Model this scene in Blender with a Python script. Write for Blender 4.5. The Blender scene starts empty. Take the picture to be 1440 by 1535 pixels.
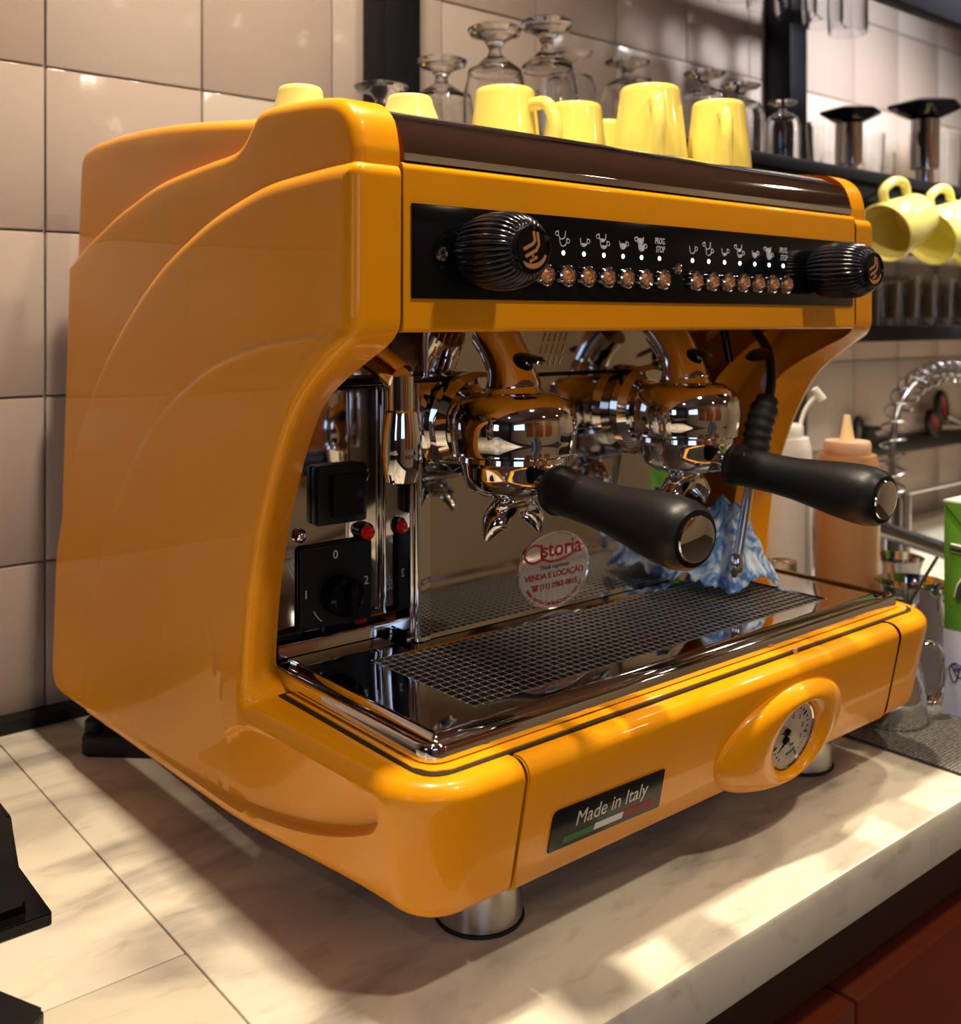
import bpy, bmesh, math, random
from mathutils import Vector, Matrix, geometry
random.seed(4)
PI = math.pi
SC = bpy.context.scene
COL = SC.collection

# ------------------------------------------------------------------ camera, world, light
cam_d = bpy.data.cameras.new('camera'); cam = bpy.data.objects.new('camera', cam_d); COL.objects.link(cam)
cam.location = (-.401, -.536, .443)
cam.rotation_euler = (PI / 2, 0, -math.atan2(.6383, .7698))
cam_d.sensor_width = 36; cam_d.sensor_fit = 'AUTO'
cam_d.lens = 36 * 1551 / 1535
cam_d.shift_y = -285.5 / 1535
cam_d.clip_start = .02
cam_d.dof.use_dof = True; cam_d.dof.focus_distance = .80; cam_d.dof.aperture_fstop = 6.5
SC.camera = cam

w = bpy.data.worlds.new('world'); SC.world = w; w.use_nodes = True
w.node_tree.nodes['Background'].inputs[0].default_value = (.80, .72, .62, 1)
w.node_tree.nodes['Background'].inputs[1].default_value = .12

def lamp(name, loc, size, power, col, rot=(0, 0, 0), spread=PI, sy=None):
    d = bpy.data.lights.new(name, 'AREA'); d.energy = power; d.color = col; d.spread = spread
    d.shape = 'DISK' if sy is None else 'RECTANGLE'; d.size = size
    if sy: d.size_y = sy
    o = bpy.data.objects.new(name, d); o.location = loc; o.rotation_euler = rot; COL.objects.link(o); return o
WARM = (1, .83, .62)
lamp('ceiling_spot', (.02, .13, 1.72), .07, 11.5, WARM, spread=1.9)
lamp('ceiling_spot', (.48, .06, 1.72), .07, 5, WARM, spread=1.7)
lamp('ceiling_spot', (1.75, .0, 1.72), .10, 15, WARM, spread=1.6)
lamp('ceiling_spot', (2.3, -.5, 1.72), .10, 11, WARM, spread=2.2)
lamp('ceiling_spot', (.30, -.85, 1.72), .10, 9.5, WARM, spread=2.4)
lamp('ceiling_spot', (-1.5, -1.3, 1.72), .10, 3, WARM, spread=2.4)
lamp('ceiling_spot', (2.6, -2.0, 1.72), .12, 6, WARM, spread=2.8)
lamp('ceiling_spot', (1.0, -2.3, 1.72), .12, 4, WARM, spread=2.8)
lamp('wall_fill', (1.45, -.15, 1.45), .12, 9, (.92, .95, 1), rot=(math.radians(38), 0, math.radians(-8)), spread=1.5)  # added cool fill that brightens the tiled wall at the right, no real fitting
# daylight through the shop windows behind the camera
lamp('window_daylight', (-1.75, -2.93, .85), 1.35, 9, (.45, .64, 1), rot=(PI / 2, 0, 0), sy=.85)
lamp('side_daylight', (-2.93, -.9, .7), .5, 3, (.72, .80, 1), rot=(PI / 2, 0, -PI / 2), sy=.8)

SC.view_settings.view_transform = 'Standard'; SC.view_settings.look = 'None'
SC.view_settings.exposure = 0.06; SC.view_settings.gamma = 1; SC.view_settings.use_curve_mapping = False

# ------------------------------------------------------------------ materials
def lin(r, g, b):
    f = lambda c: (c / 255 / 12.92) if c / 255 <= .04045 else ((c / 255 + .055) / 1.055) ** 2.4
    return (f(r), f(g), f(b), 1)
def mat(name, col, rough=.4, metal=0., coat=0., trans=0., ior=1.45, emis=None, estr=0., alpha=1., bump=None, spec=.5):
    m = bpy.data.materials.new(name); m.use_nodes = True
    nt = m.node_tree; b = nt.nodes['Principled BSDF']
    b.inputs['Base Color'].default_value = col; b.inputs['Roughness'].default_value = rough
    b.inputs['Metallic'].default_value = metal; b.inputs['Coat Weight'].default_value = coat
    b.inputs['Coat Roughness'].default_value = .03
    b.inputs['Transmission Weight'].default_value = trans; b.inputs['IOR'].default_value = ior
    b.inputs['Specular IOR Level'].default_value = spec; b.inputs['Alpha'].default_value = alpha
    if emis: b.inputs['Emission Color'].default_value = emis; b.inputs['Emission Strength'].default_value = estr
    if bump:
        sc, st = bump
        n = nt.nodes.new('ShaderNodeTexNoise'); n.inputs['Scale'].default_value = sc; n.inputs['Detail'].default_value = 4
        t = nt.nodes.new('ShaderNodeTexCoord'); nt.links.new(t.outputs['Object'], n.inputs['Vector'])
        p = nt.nodes.new('ShaderNodeBump'); p.inputs['Strength'].default_value = st; p.inputs['Distance'].default_value = .002
        nt.links.new(n.outputs[0], p.inputs['Height']); nt.links.new(p.outputs[0], b.inputs['Normal'])
    return m
def ramp(nt, src, stops):
    r = nt.nodes.new('ShaderNodeValToRGB'); e = r.color_ramp.elements
    e[0].position, e[0].color = stops[0]; e[1].position, e[1].color = stops[-1]
    for p, c in stops[1:-1]:
        k = e.new(p); k.color = c
    nt.links.new(src, r.inputs[0]); return r
M = {}
M['paint'] = mat('yellow_paint', lin(241, 158, 8), .30, coat=.35, spec=.22, bump=(35, .012))
M['chrome'] = mat('chrome', (.78, .77, .77, 1), .045, 1)
M['mirror'] = mat('polished_steel', (.62, .58, .54, 1), .07, 1, bump=(12, .04))
M['steel'] = mat('brushed_steel', (.55, .54, .53, 1), .24, 1, bump=(60, .1))
M['darksteel'] = mat('dark_steel', (.16, .15, .15, 1), .3, 1)
M['hosesteel'] = mat('hose_steel', (.30, .29, .30, 1), .28, 1)
M['black'] = mat('black_plastic', (.006, .006, .007, 1), .40, spec=.32, bump=(300, .05))
M['blackgloss'] = mat('black_gloss', (.004, .004, .005, 1), .10, spec=.25)
M['knob'] = mat('black_bakelite', (.010, .010, .014, 1), .17)
M['rubber'] = mat('rubber', (.012, .012, .012, 1), .6)
M['grille'] = mat('grate_steel', (.85, .83, .80, 1), .38, 1)
M['well'] = mat('drip_well', (.008, .008, .008, 1), .5, spec=.2)
M['copper'] = mat('copper_print', lin(222, 160, 112), .35, .5)
M['white'] = mat('white_print', (.75, .75, .78, 1), .5)
M['silver'] = mat('silver_print', (.6, .6, .58, 1), .35, .6)
M['led'] = mat('white_led', (.8, .85, 1, 1), .3, emis=(.72, .85, 1, 1), estr=6)
M['redlamp'] = mat('red_lamp', (.45, .005, .01, 1), .12, trans=.3, emis=(1, .02, .02, 1), estr=.06)
M['mug'] = mat('yellow_ceramic', lin(234, 212, 104), .16, coat=.6)
M['mugpale'] = mat('pale_yellow_ceramic', lin(236, 224, 128), .16, coat=.6)
M['glass'] = mat('glass', (.97, .98, .98, 1), .0, trans=1, ior=1.46)
M['redprint'] = mat('red_print', lin(140, 22, 26), .45)
M['sticker'] = mat('sticker_film', (.85, .80, .78, 1), .10, .85)
M['dial'] = mat('dial_face', lin(205, 195, 180), .5)
M['green'] = mat('green_print', lin(30, 110, 50), .5)
M['redflag'] = mat('red_flag', lin(150, 40, 35), .5)
M['whitebottle'] = mat('white_bottle', lin(222, 222, 216), .35, trans=.15)
M['caramel'] = mat('caramel_bottle', lin(172, 128, 84), .3)
M['cream'] = mat('cream_cap', lin(205, 168, 138), .4)
M['nozzle'] = mat('cream_nozzle', lin(222, 196, 150), .4)
M['cardgreen'] = mat('carton_green', lin(84, 142, 40), .4)
M['carddark'] = mat('carton_dark_green', lin(38, 66, 44), .45)
M['cardwhite'] = mat('carton_white', lin(226, 228, 216), .45)
M['cardlilac'] = mat('carton_lilac', lin(196, 200, 224), .45)
M['ink'] = mat('ink', lin(22, 26, 60), .5)
M['redplastic'] = mat('red_plastic', lin(140, 30, 40), .4)
M['grout'] = mat('grout', lin(150, 138, 126), .8, bump=(90, .3))
M['frame'] = mat('black_powder_coat', (.006, .006, .009, 1), .45, spec=.22, bump=(200, .06))
M['cabinet'] = mat('cabinet_brown', lin(110, 46, 26), .35, bump=(20, .1))
M['darkwood'] = mat('dark_wood', lin(70, 46, 34), .5)
M['orangewood'] = mat('orange_wood', lin(190, 110, 55), .5)
M['ceil'] = mat('ceiling_brown', lin(140, 104, 90), .7)
M['plaster'] = mat('plaster', lin(214, 196, 168), .7)
M['floor'] = mat('floor_dark', lin(60, 52, 48), .5)
M['pane'] = mat('window_pane', (.5, .6, .8, 1), .2, emis=(.55, .74, 1, 1), estr=2.2)

def mk_marble():
    m = bpy.data.materials.new('marble'); m.use_nodes = True; nt = m.node_tree; b = nt.nodes['Principled BSDF']
    tc = nt.nodes.new('ShaderNodeTexCoord'); mp = nt.nodes.new('ShaderNodeMapping'); nt.links.new(tc.outputs['Object'], mp.inputs[0])
    mp.inputs['Rotation'].default_value = (0, 0, .5); mp.inputs['Scale'].default_value = (1, 2.6, 1.5)
    n = nt.nodes.new('ShaderNodeTexNoise'); n.inputs['Scale'].default_value = 2.6; n.inputs['Detail'].default_value = 9; n.inputs['Distortion'].default_value = 1.6
    nt.links.new(mp.outputs[0], n.inputs[0])
    r = ramp(nt, n.outputs[0], [(.34, lin(160, 153, 144)), (.42, lin(200, 192, 176)), (.50, lin(222, 214, 194)), (.75, lin(230, 223, 204))])
    n2 = nt.nodes.new('ShaderNodeTexNoise'); n2.inputs['Scale'].default_value = 26; n2.inputs['Detail'].default_value = 8; n2.inputs['Distortion'].default_value = .6
    nt.links.new(mp.outputs[0], n2.inputs[0])
    r2 = ramp(nt, n2.outputs[0], [(.28, lin(222, 216, 206)), (.44, (1, 1, 1, 1))])
    mx = nt.nodes.new('ShaderNodeMix'); mx.data_type = 'RGBA'; mx.blend_type = 'MULTIPLY'; mx.inputs[0].default_value = .7
    nt.links.new(r.outputs[0], mx.inputs[6]); nt.links.new(r2.outputs[0], mx.inputs[7])
    nt.links.new(mx.outputs[2], b.inputs['Base Color']); b.inputs['Roughness'].default_value = .30
    bp = nt.nodes.new('ShaderNodeBump'); bp.inputs['Strength'].default_value = .08; bp.inputs['Distance'].default_value = .002
    nt.links.new(n2.outputs[0], bp.inputs['Height']); nt.links.new(bp.outputs[0], b.inputs['Normal'])
    return m
M['marble'] = mk_marble()
def mk_tile():
    m = bpy.data.materials.new('glazed_tile'); m.use_nodes = True; nt = m.node_tree; b = nt.nodes['Principled BSDF']
    oi = nt.nodes.new('ShaderNodeObjectInfo')
    r = ramp(nt, oi.outputs['Random'], [(0, lin(172, 154, 144)), (.5, lin(180, 163, 153)), (1, lin(188, 175, 166))])
    nt.links.new(r.outputs[0], b.inputs['Base Color']); b.inputs['Roughness'].default_value = .13
    tc = nt.nodes.new('ShaderNodeTexCoord'); n = nt.nodes.new('ShaderNodeTexNoise'); n.inputs['Scale'].default_value = 9; n.inputs['Detail'].default_value = 2
    nt.links.new(tc.outputs['Generated'], n.inputs[0])
    bp = nt.nodes.new('ShaderNodeBump'); bp.inputs['Strength'].default_value = .12; bp.inputs['Distance'].default_value = .003
    nt.links.new(n.outputs[0], bp.inputs['Height']); nt.links.new(bp.outputs[0], b.inputs['Normal'])
    return m
M['tile'] = mk_tile()
def mk_mat():
    m = bpy.data.materials.new('grey_bar_mat'); m.use_nodes = True; nt = m.node_tree; b = nt.nodes['Principled BSDF']
    tc = nt.nodes.new('ShaderNodeTexCoord'); v = nt.nodes.new('ShaderNodeTexVoronoi'); v.inputs['Scale'].default_value = 260; v.inputs['Randomness'].default_value = .25
    nt.links.new(tc.outputs['Object'], v.inputs['Vector'])
    r = ramp(nt, v.outputs['Distance'], [(.15, lin(150, 146, 138)), (.6, lin(52, 50, 48))])
    nt.links.new(r.outputs[0], b.inputs['Base Color']); b.inputs['Roughness'].default_value = .6
    return m
M['mat'] = mk_mat()
def mk_cloth():
    m = bpy.data.materials.new('blue_cloth'); m.use_nodes = True; nt = m.node_tree; b = nt.nodes['Principled BSDF']
    tc = nt.nodes.new('ShaderNodeTexCoord'); v = nt.nodes.new('ShaderNodeTexNoise'); v.inputs['Scale'].default_value = 45; v.inputs['Distortion'].default_value = 1.5
    nt.links.new(tc.outputs['Object'], v.inputs[0])
    r = ramp(nt, v.outputs[0], [(.42, lin(84, 128, 190)), (.52, lin(160, 192, 228)), (.62, lin(214, 228, 244))])
    nt.links.new(r.outputs[0], b.inputs['Base Color']); b.inputs['Roughness'].default_value = .8
    return m
M['cloth'] = mk_cloth()

# ------------------------------------------------------------------ mesh helpers
def finish(name, bm, m, parent=None, smooth=35, kind=None):
    bmesh.ops.remove_doubles(bm, verts=bm.verts, dist=1e-6)
    if smooth:
        a = math.radians(smooth)
        for f in bm.faces: f.smooth = True
        for e in bm.edges:
            if len(e.link_faces) == 2 and e.calc_face_angle(0) > a: e.smooth = False
    me = bpy.data.meshes.new(name); bm.to_mesh(me); bm.free()
    if m: me.materials.append(M[m] if isinstance(m, str) else m)
    o = bpy.data.objects.new(name, me); COL.objects.link(o)
    if parent: o.parent = parent
    if kind: o['kind'] = kind
    return o
def tag(o, label, cat, group=None):
    o['label'] = label; o['category'] = cat
    if group: o['group'] = group
    return o
def thing(name, label, cat, loc=(0, 0, 0), group=None):
    o = bpy.data.objects.new(name, None); o.location = loc; o.empty_display_size = .01; COL.objects.link(o)
    return tag(o, label, cat, group)
def box(bm, x0, x1, y0, y1, z0, z1, bev=0, seg=2):
    r = bmesh.ops.create_cube(bm, size=1)
    for v in r['verts']:
        v.co = Vector(((x0 + x1) / 2 + v.co.x * (x1 - x0), (y0 + y1) / 2 + v.co.y * (y1 - y0), (z0 + z1) / 2 + v.co.z * (z1 - z0)))
    if bev:
        es = list({e for v in r['verts'] for e in v.link_edges})
        bmesh.ops.bevel(bm, geom=es, offset=bev, segments=seg, affect='EDGES', profile=.5)
def boxo(name, x0, x1, y0, y1, z0, z1, m, parent=None, bev=0, seg=2, kind=None):
    bm = bmesh.new(); box(bm, x0, x1, y0, y1, z0, z1, bev, seg); return finish(name, bm, m, parent, kind=kind)
def lathe(bm, prof, seg=40, origin=(0, 0, 0), axis=(0, 0, 1), sx=1, sy=1):
    q = Vector((0, 0, 1)).rotation_difference(Vector(axis).normalized()).to_matrix(); og = Vector(origin)
    rings = []
    for r, z in prof:
        if r < 1e-6: rings.append([bm.verts.new(og + q @ Vector((0, 0, z)))])
        else: rings.append([bm.verts.new(og + q @ Vector((r * sx * math.cos(2 * PI * i / seg), r * sy * math.sin(2 * PI * i / seg), z))) for i in range(seg)])
    for a, b in zip(rings, rings[1:]):
        for i in range(seg):
            j = (i + 1) % seg
            if len(a) == 1 and len(b) == 1: continue
            if len(a) == 1: bm.faces.new((a[0], b[j], b[i]))
            elif len(b) == 1: bm.faces.new((a[i], a[j], b[0]))
            else: bm.faces.new((a[i], a[j], b[j], b[i]))
    bmesh.ops.recalc_face_normals(bm, faces=bm.faces)
def lath(name, prof, m, parent=None, seg=40, origin=(0, 0, 0), axis=(0, 0, 1), smooth=35, sx=1, sy=1):
    bm = bmesh.new(); lathe(bm, prof, seg, origin, axis, sx, sy); return finish(name, bm, m, parent, smooth)
def catmull(P, n=8):
    P = [Vector(p) for p in P]; out = []
    for i in range(len(P) - 1):
        p0 = P[max(i - 1, 0)]; p1 = P[i]; p2 = P[i + 1]; p3 = P[min(i + 2, len(P) - 1)]
        for k in range(n):
            t = k / n
            out.append(.5 * ((2 * p1) + (p2 - p0) * t + (2 * p0 - 5 * p1 + 4 * p2 - p3) * t * t + (3 * p1 - p0 - 3 * p2 + p3) * t ** 3))
    out.append(P[-1]); return out
def tube(bm, pts, r, seg=12, closed=False):
    pts = [Vector(p) for p in pts]; n = len(pts); rs = r if isinstance(r, (list, tuple)) else [r] * n
    up = None; rings = []
    for i, p in enumerate(pts):
        if closed: t = (pts[(i + 1) % n] - pts[i - 1]).normalized()
        else: t = (pts[min(i + 1, n - 1)] - pts[max(i - 1, 0)]).normalized()
        if up is None:
            up = t.orthogonal().normalized()
        else:
            up = (up - t * up.dot(t)).normalized()
        s = t.cross(up)
        rings.append([bm.verts.new(p + (up * math.cos(2 * PI * k / seg) + s * math.sin(2 * PI * k / seg)) * rs[i]) for k in range(seg)])
    prs = list(zip(rings, rings[1:])) + ([(rings[-1], rings[0])] if closed else [])
    for a, b in prs:
        for k in range(seg): bm.faces.new((a[k], a[(k + 1) % seg], b[(k + 1) % seg], b[k]))
    if not closed: bm.faces.new(rings[0][::-1]); bm.faces.new(rings[-1])
def tubeo(name, pts, r, m, parent=None, seg=12, closed=False, smooth=50):
    bm = bmesh.new(); tube(bm, pts, r, seg, closed); bmesh.ops.recalc_face_normals(bm, faces=bm.faces)
    return finish(name, bm, m, parent, smooth)
def round_poly(P, R, n=6):
    out = []; N = len(P)
    for i in range(N):
        p = Vector(P[i]); r = R.get(i, 0)
        if not r: out.append(p); continue
        a = (Vector(P[i - 1]) - p); b = (Vector(P[(i + 1) % N]) - p); la, lb = a.length, b.length; a.normalize(); b.normalize()
        ang = a.angle(b); d = min(r / math.tan(ang / 2), la * .49, lb * .49)
        p0 = p + a * d; p1 = p + b * d
        for k in range(n + 1):
            t = k / n; out.append(p0 * (1 - t) ** 2 + p * 2 * t * (1 - t) + p1 * t * t)
    return out
def prism(name, P, R, a0, a1, m, parent=None, axis='X', bev=0, n=6):
    """closed 2D outline swept along an axis. X: outline is (y,z); Y: (x,z); Z: (x,y)"""
    pts = round_poly(P, R, n); bm = bmesh.new()
    mk = {'X': lambda p, a: (a, p[0], p[1]), 'Y': lambda p, a: (p[0], a, p[1]), 'Z': lambda p, a: (p[0], p[1], a)}[axis]
    A = [bm.verts.new(mk(p, a0)) for p in pts]; B = [bm.verts.new(mk(p, a1)) for p in pts]
    fa = bm.faces.new(A); fb = bm.faces.new(B)
    for i in range(len(A)): bm.faces.new((A[i], A[(i + 1) % len(A)], B[(i + 1) % len(A)], B[i]))
    if bev:
        es = list(fa.edges) + list(fb.edges)
        bmesh.ops.bevel(bm, geom=es, offset=bev, segments=2, affect='EDGES')
    bmesh.ops.recalc_face_normals(bm, faces=bm.faces)
    return finish(name, bm, m, parent)
def text(name, body, size, m, parent, loc, rot=(PI / 2, 0, 0), shear=0, align='CENTER', ext=.0001, sx=1, bold=0):
    c = bpy.data.curves.new(name, 'FONT'); c.body = body; c.size = size; c.shear = shear; c.align_x = align; c.align_y = 'CENTER'
    c.extrude = ext; c.resolution_u = 3; c.offset = bold
    t = bpy.data.objects.new('tmp', c); COL.objects.link(t)
    dg = bpy.context.evaluated_depsgraph_get(); dg.update()
    me = bpy.data.meshes.new_from_object(t.evaluated_get(dg)); me.name = name
    bpy.data.objects.remove(t); me.materials.clear(); me.materials.append(M[m])
    o = bpy.data.objects.new(name, me); COL.objects.link(o); o.location = loc; o.rotation_euler = rot; o.scale = (sx, 1, 1); o.parent = parent
    return o
def smst(t): t = max(0., min(1., t)); return t * t * (3 - 2 * t)

# ------------------------------------------------------------------ the setting
root_s = {}
wall = boxo('wall_back', -3.0, 3.4, .671, .70, -.9, 1.8, 'grout', kind='structure')
bm = bmesh.new(); box(bm, -.0920, .0920, 0, .008, -.0912, .0912, .002, 2); tile0 = finish('tile', bm, 'tile', wall)
first = True
for ix in range(-3, 13):
    for iz in range(-1, 10):
        x = -.0369 + .1862 * ix + .0931; z = -.0097 + .1845 * iz + .09225
        if iz == -1 and ix < 4: continue
        o = tile0 if first else tile0.copy()
        if not first: COL.objects.link(o)
        first = False
        o.location = (x, .665, z)
        o.rotation_euler = (random.uniform(-.006, .006), 0, random.uniform(-.006, .006)); o.parent = wall
boxo('floor', -3.0, 3.4, -3.0, .7, -.95, -.9, 'floor', kind='structure')
boxo('ceiling', -3.0, 3.4, -3.0, .7, 1.8, 1.85, 'ceil', kind='structure')
boxo('wall_left', -3.06, -3.0, -3.0, .7, -.9, 1.8, 'darkwood', kind='structure')
boxo('wall_right', 3.4, 3.46, -3.0, .7, -.9, 1.8, 'plaster', kind='structure')
wf = boxo('wall_front', -3.0, 3.4, -3.06, -3.0, -.9, 1.8, 'plaster', kind='structure')
bm = bmesh.new()
for x0, x1 in ((-.9, -.2), (.0, .8), (1.1, 1.9)): box(bm, x0, x1, -2.99, -2.95, -.2, 1.3, .01)
finish('base_strip_1', bm, 'orangewood', kind='structure')
base_strip = boxo('black_strip_back', -3.0, .36, .640, .6645, 0.0005, .014, 'black', kind='structure')  # thin black strip along the foot of the back wall

ct = boxo('countertop', -.096, 2.6, -.083, .6550, -.046, 0, 'marble', bev=.003, kind=None)
tag(ct, 'cream and grey veined marble worktop carrying the yellow espresso machine', 'countertop')
for nm, x0, x1, y0, y1, lb in (('countertop', -1.6, -.0967, .1557, .6550, 'marble worktop slab left of the machine, running up to the tiled wall'),
                               ('countertop', -1.6, -.0967, -.60, .155, 'marble worktop slab nearest the camera at the bottom left')):
    c = boxo(nm, x0, x1, y0, y1, -.046, -.0004, 'marble', bev=.0015); tag(c, lb, 'countertop')
cb = boxo('counter_apron', -.09, 2.6, -.03, .60, -.14, -.0465, 'darkwood'); tag(cb, 'dark recessed rail right under the edge of the marble worktop', 'apron')
for i, (x0, x1, lb) in enumerate(((-.09, .4185, 'dark brown cabinet front below the worktop, left one of the pair'), (.4225, 2.6, 'red-brown cabinet front below the worktop at the bottom right corner'))):
    c = boxo('cabinet', x0, x1, -.055, .58, -.9, -.145, 'cabinet', bev=.003); tag(c, lb, 'cabinet')

# ------------------------------------------------------------------ shelf frame
def part(*a, **k): return boxo(*a, **k)
sf = thing('shelf_unit', 'black metal shelf frame of square posts in front of the tiled wall', 'shelf', (0, .5, 0))
sf.location = (0, 0, 0)
for x in (.383, 1.314, 2.245):
    part('post', x, x + .057, .606, .664, .0005, 1.75, 'frame', sf, bev=.002)
SH = .686
SX0 = .662
part('shelf_board', SX0, 2.9, .345, .605, SH - .018, SH, 'frame', sf, bev=.002)
part('front_rail', SX0, 2.9, .352, .372, SH - .048, SH - .0185, 'frame', sf, bev=.002)
part('back_rail', SX0, 2.9, .585, .605, SH - .10, SH - .0185, 'frame', sf, bev=.002)
part('shelf_board', .9, 1.40, .44, .50, 1.105, 1.117, 'frame', sf, bev=.002)
part('shelf_board', SX0, 2.9, .345, .605, .410, .436, 'frame', sf, bev=.003)
part('top_beam', 1.0, 2.9, .33, .36, .968, 1.06, 'frame', sf, bev=.003)

# ------------------------------------------------------------------ espresso machine
mc = thing('espresso_machine', 'glossy yellow two-group espresso machine with chrome drip tray on the marble worktop', 'coffee machine', (0, 0, 0))
def Xs(y, z):
    y = max(0., y); return -.030 - (y / .59) * (.012 + .016 * (.55 - z) / .5)
Y0, RB = .020, .050
def seg_d(p, a, b):
    ab = b - a; t = max(0, min(1, (p - a).dot(ab) / max(ab.length_squared, 1e-12))); return (p - (a + ab * t)).length
Bcrv = [Vector(p) for p in [(.02, .4345), (.081, .4325), (.1537, .4257), (.2049, .4155), (.2496, .4031), (.2792, .3909), (.3207, .3713), (.3607, .3454), (.4153, .2912), (.466, .2132), (.4905, .1381), (.4935, .03)]]
Bcrv = catmull([p.to_3d() for p in Bcrv], 4); Bcrv = [p.to_2d() for p in Bcrv]
def bfield(y, z):
    p = Vector((y, z)); best = 1e9; sgn = 1
    for a, b in zip(Bcrv, Bcrv[1:]):
        d = seg_d(p, a, b)
        if d < best: best = d; c = (b - a).x * (p - a).y - (b - a).y * (p - a).x; sgn = 1 if c > 0 else -1
    return best * sgn      # positive: above / behind the crease
Pk = [(.215, .122), (.190, .1345), (.150, .1385), (.095, .1395), (.045, .1385), (.026, .1350), (.018, .1270), (.021, .117), (.036, .105), (.0869, .0852), (.1486, .0735), (.2519, .0675), (.40, .068), (.52, .075)]
Pk = [p.to_2d() for p in catmull([Vector(p).to_3d() for p in Pk], 5)]
def inside(p, poly):
    c = False; n = len(poly)
    for i in range(n):
        a, b = poly[i], poly[i - 1]
        if (a.y > p.y) != (b.y > p.y) and p.x < (b.x - a.x) * (p.y - a.y) / (b.y - a.y) + a.x: c = not c
    return c
def pocket(y, z):
    if z > .24 or z < .06 or y < .01 or y > .50: return 0
    p = Vector((y, z)); poly = Pk + [Vector((.50, .24)), Vector((.25, .24))]
    if not inside(p, poly): return 0
    d = min(seg_d(p, a, b) for a, b in zip(Pk, Pk[1:]))
    edge = smst(d / .0052)
    fy = smst((.44 - y) / .42)
    fz = smst((.24 - z) / .14) if y > .19 else 1
    return .0095 * edge * fy * (fz if y > .23 else 1 - (1 - fz) * smst((y - .19) / .04))
def warp_side(y, z, n, off):
    wy = smst((.24 - y) / .03) if y > .02 else 0
    wz = smst((.445 - z) / .07) * smst((z - .149) / .02)
    yy = y + .75 * n * wy * wz
    sl = .2048 * max(0., .14 - z) * smst((.22 - y) / .20)
    if y >= Y0: return Vector((Xs(y, z) + off + n + sl, yy, z))
    s = Y0 - y; Xc = Xs(Y0, z) + RB; rad = RB - n - sl
    if s < RB * PI / 2:
        a = s / RB; return Vector((Xc - rad * math.cos(a), Y0 - rad * math.sin(a), z))
    return Vector((Xc + s - RB * PI / 2, Y0 - rad, z))
def plate(name, P, R, off, nin, r, cell, field=None, cut=None, mirror=False, guides=None, parent=mc, m='paint'):
    pts = round_poly(P, R, 7)
    # resample long edges
    q = []
    for i, p in enumerate(pts):
        b = pts[(i + 1) % len(pts)]; k = max(1, int((b - p).length / .012))
        for j in range(k): q.append(p.lerp(b, j / k))
    pts = q; N = len(pts)
    area = sum(pts[i].x * pts[(i + 1) % N].y - pts[(i + 1) % N].x * pts[i].y for i in range(N))
    if area < 0: pts.reverse()
    nr = []
    for i in range(N):
        a = (pts[i] - pts[i - 1]).normalized(); b = (pts[(i + 1) % N] - pts[i]).normalized()
        na = Vector((-a.y, a.x)); nb = Vector((-b.y, b.x)); v = (na + nb).normalized(); nr.append(v / max(.5, v.dot(na)))
    bm = bmesh.new(); lay = bm.verts.layers.float.new('n'); rings = []
    def ring(ins, n, const=None):
        L = []
        for i in range(N):
            p = pts[i] + nr[i] * ins; v = bm.verts.new((0, p.x, p.y)); v[lay] = n if const is None else -9; L.append(v)
        rings.append(L)
    ring(0, nin)
    ring(0, r * 2.2)
    K = 6
    for k in range(K + 1):
        a = PI / 2 * k / K; ring(r * (1 - math.cos(a)), r * (1 - math.sin(a)))
    for a, b in zip(rings, rings[1:]):
        for i in range(N): bm.faces.new((a[i], a[(i + 1) % N], b[(i + 1) % N], b[i]))
    inner = rings[-1]
    ring2 = [Vector((v.co.y, v.co.z)) for v in inner]; vc = list(ring2); ed = []
    n0 = len(ring2); segs = [(ring2[i], ring2[(i + 1) % n0]) for i in range(n0)]
    for pl in (guides or []):
        st = None
        for p in pl:
            if not inside(p, ring2) or min(seg_d(p, ring2[i - 1], ring2[i]) for i in range(n0)) < .0025: st = None; continue
            vc.append(p)
            if st is not None: ed.append((st, len(vc) - 1)); segs.append((vc[st], p))
            st = len(vc) - 1
    near = {}
    for a, b in segs:
        for t in (0, .5, 1):
            q = a.lerp(b, t); near[(round(q.x / cell), round(q.y / cell))] = 1
    ys = [p.x for p in pts]; zs = [p.y for p in pts]
    y = min(ys)
    while y < max(ys):
        z = min(zs)
        while z < max(zs):
            p = Vector((y, z))
            if (round(y / cell), round(z / cell)) not in near and inside(p, ring2): vc.append(p)
            z += cell
        y += cell
    cv, ce, cf, _, _, _ = geometry.delaunay_2d_cdt(vc, ed, [list(range(n0))], 1, 1e-6)
    nv = []
    for p in cv:
        v = bm.verts.new((0, p.x, p.y)); v[lay] = 0; nv.append(v)
    for f in cf: bm.faces.new([nv[k] for k in f])
    bmesh.ops.remove_doubles(bm, verts=inner + nv, dist=2e-6)
    if cut is not None:
        g = list(bm.faces) + list(bm.edges) + list(bm.verts)
        bmesh.ops.bisect_plane(bm, geom=g, plane_co=(0, cut, 0), plane_no=(0, -1, 0), clear_outer=True)
    for v in bm.verts:
        y, z, n = v.co.y, v.co.z, v[lay]
        if field and n < .0125: n += field(y, z) * max(0, 1 - n / .0125)
        v.co = warp_side(y, z, n, off)
    if mirror:
        for v in bm.verts: v.co.x = .6 - v.co.x
    bmesh.ops.recalc_face_normals(bm, faces=bm.faces)
    return finish(name, bm, m, parent, smooth=32)
A_ = [(.0743, .5513), (.1137, .5502), (.1646, .5473), (.2109, .539), (.2519, .5295), (.2947, .5155), (.3419, .4966), (.3852, .4735), (.4312, .4423), (.4733, .4079), (.5, .380), (.535, .333), (.5636, .2801), (.5807, .235), (.5919, .1982)]
A_ = [tuple(p)[:2] for p in catmull([Vector((a, b, 0)) for a, b in A_], 3)]
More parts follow.
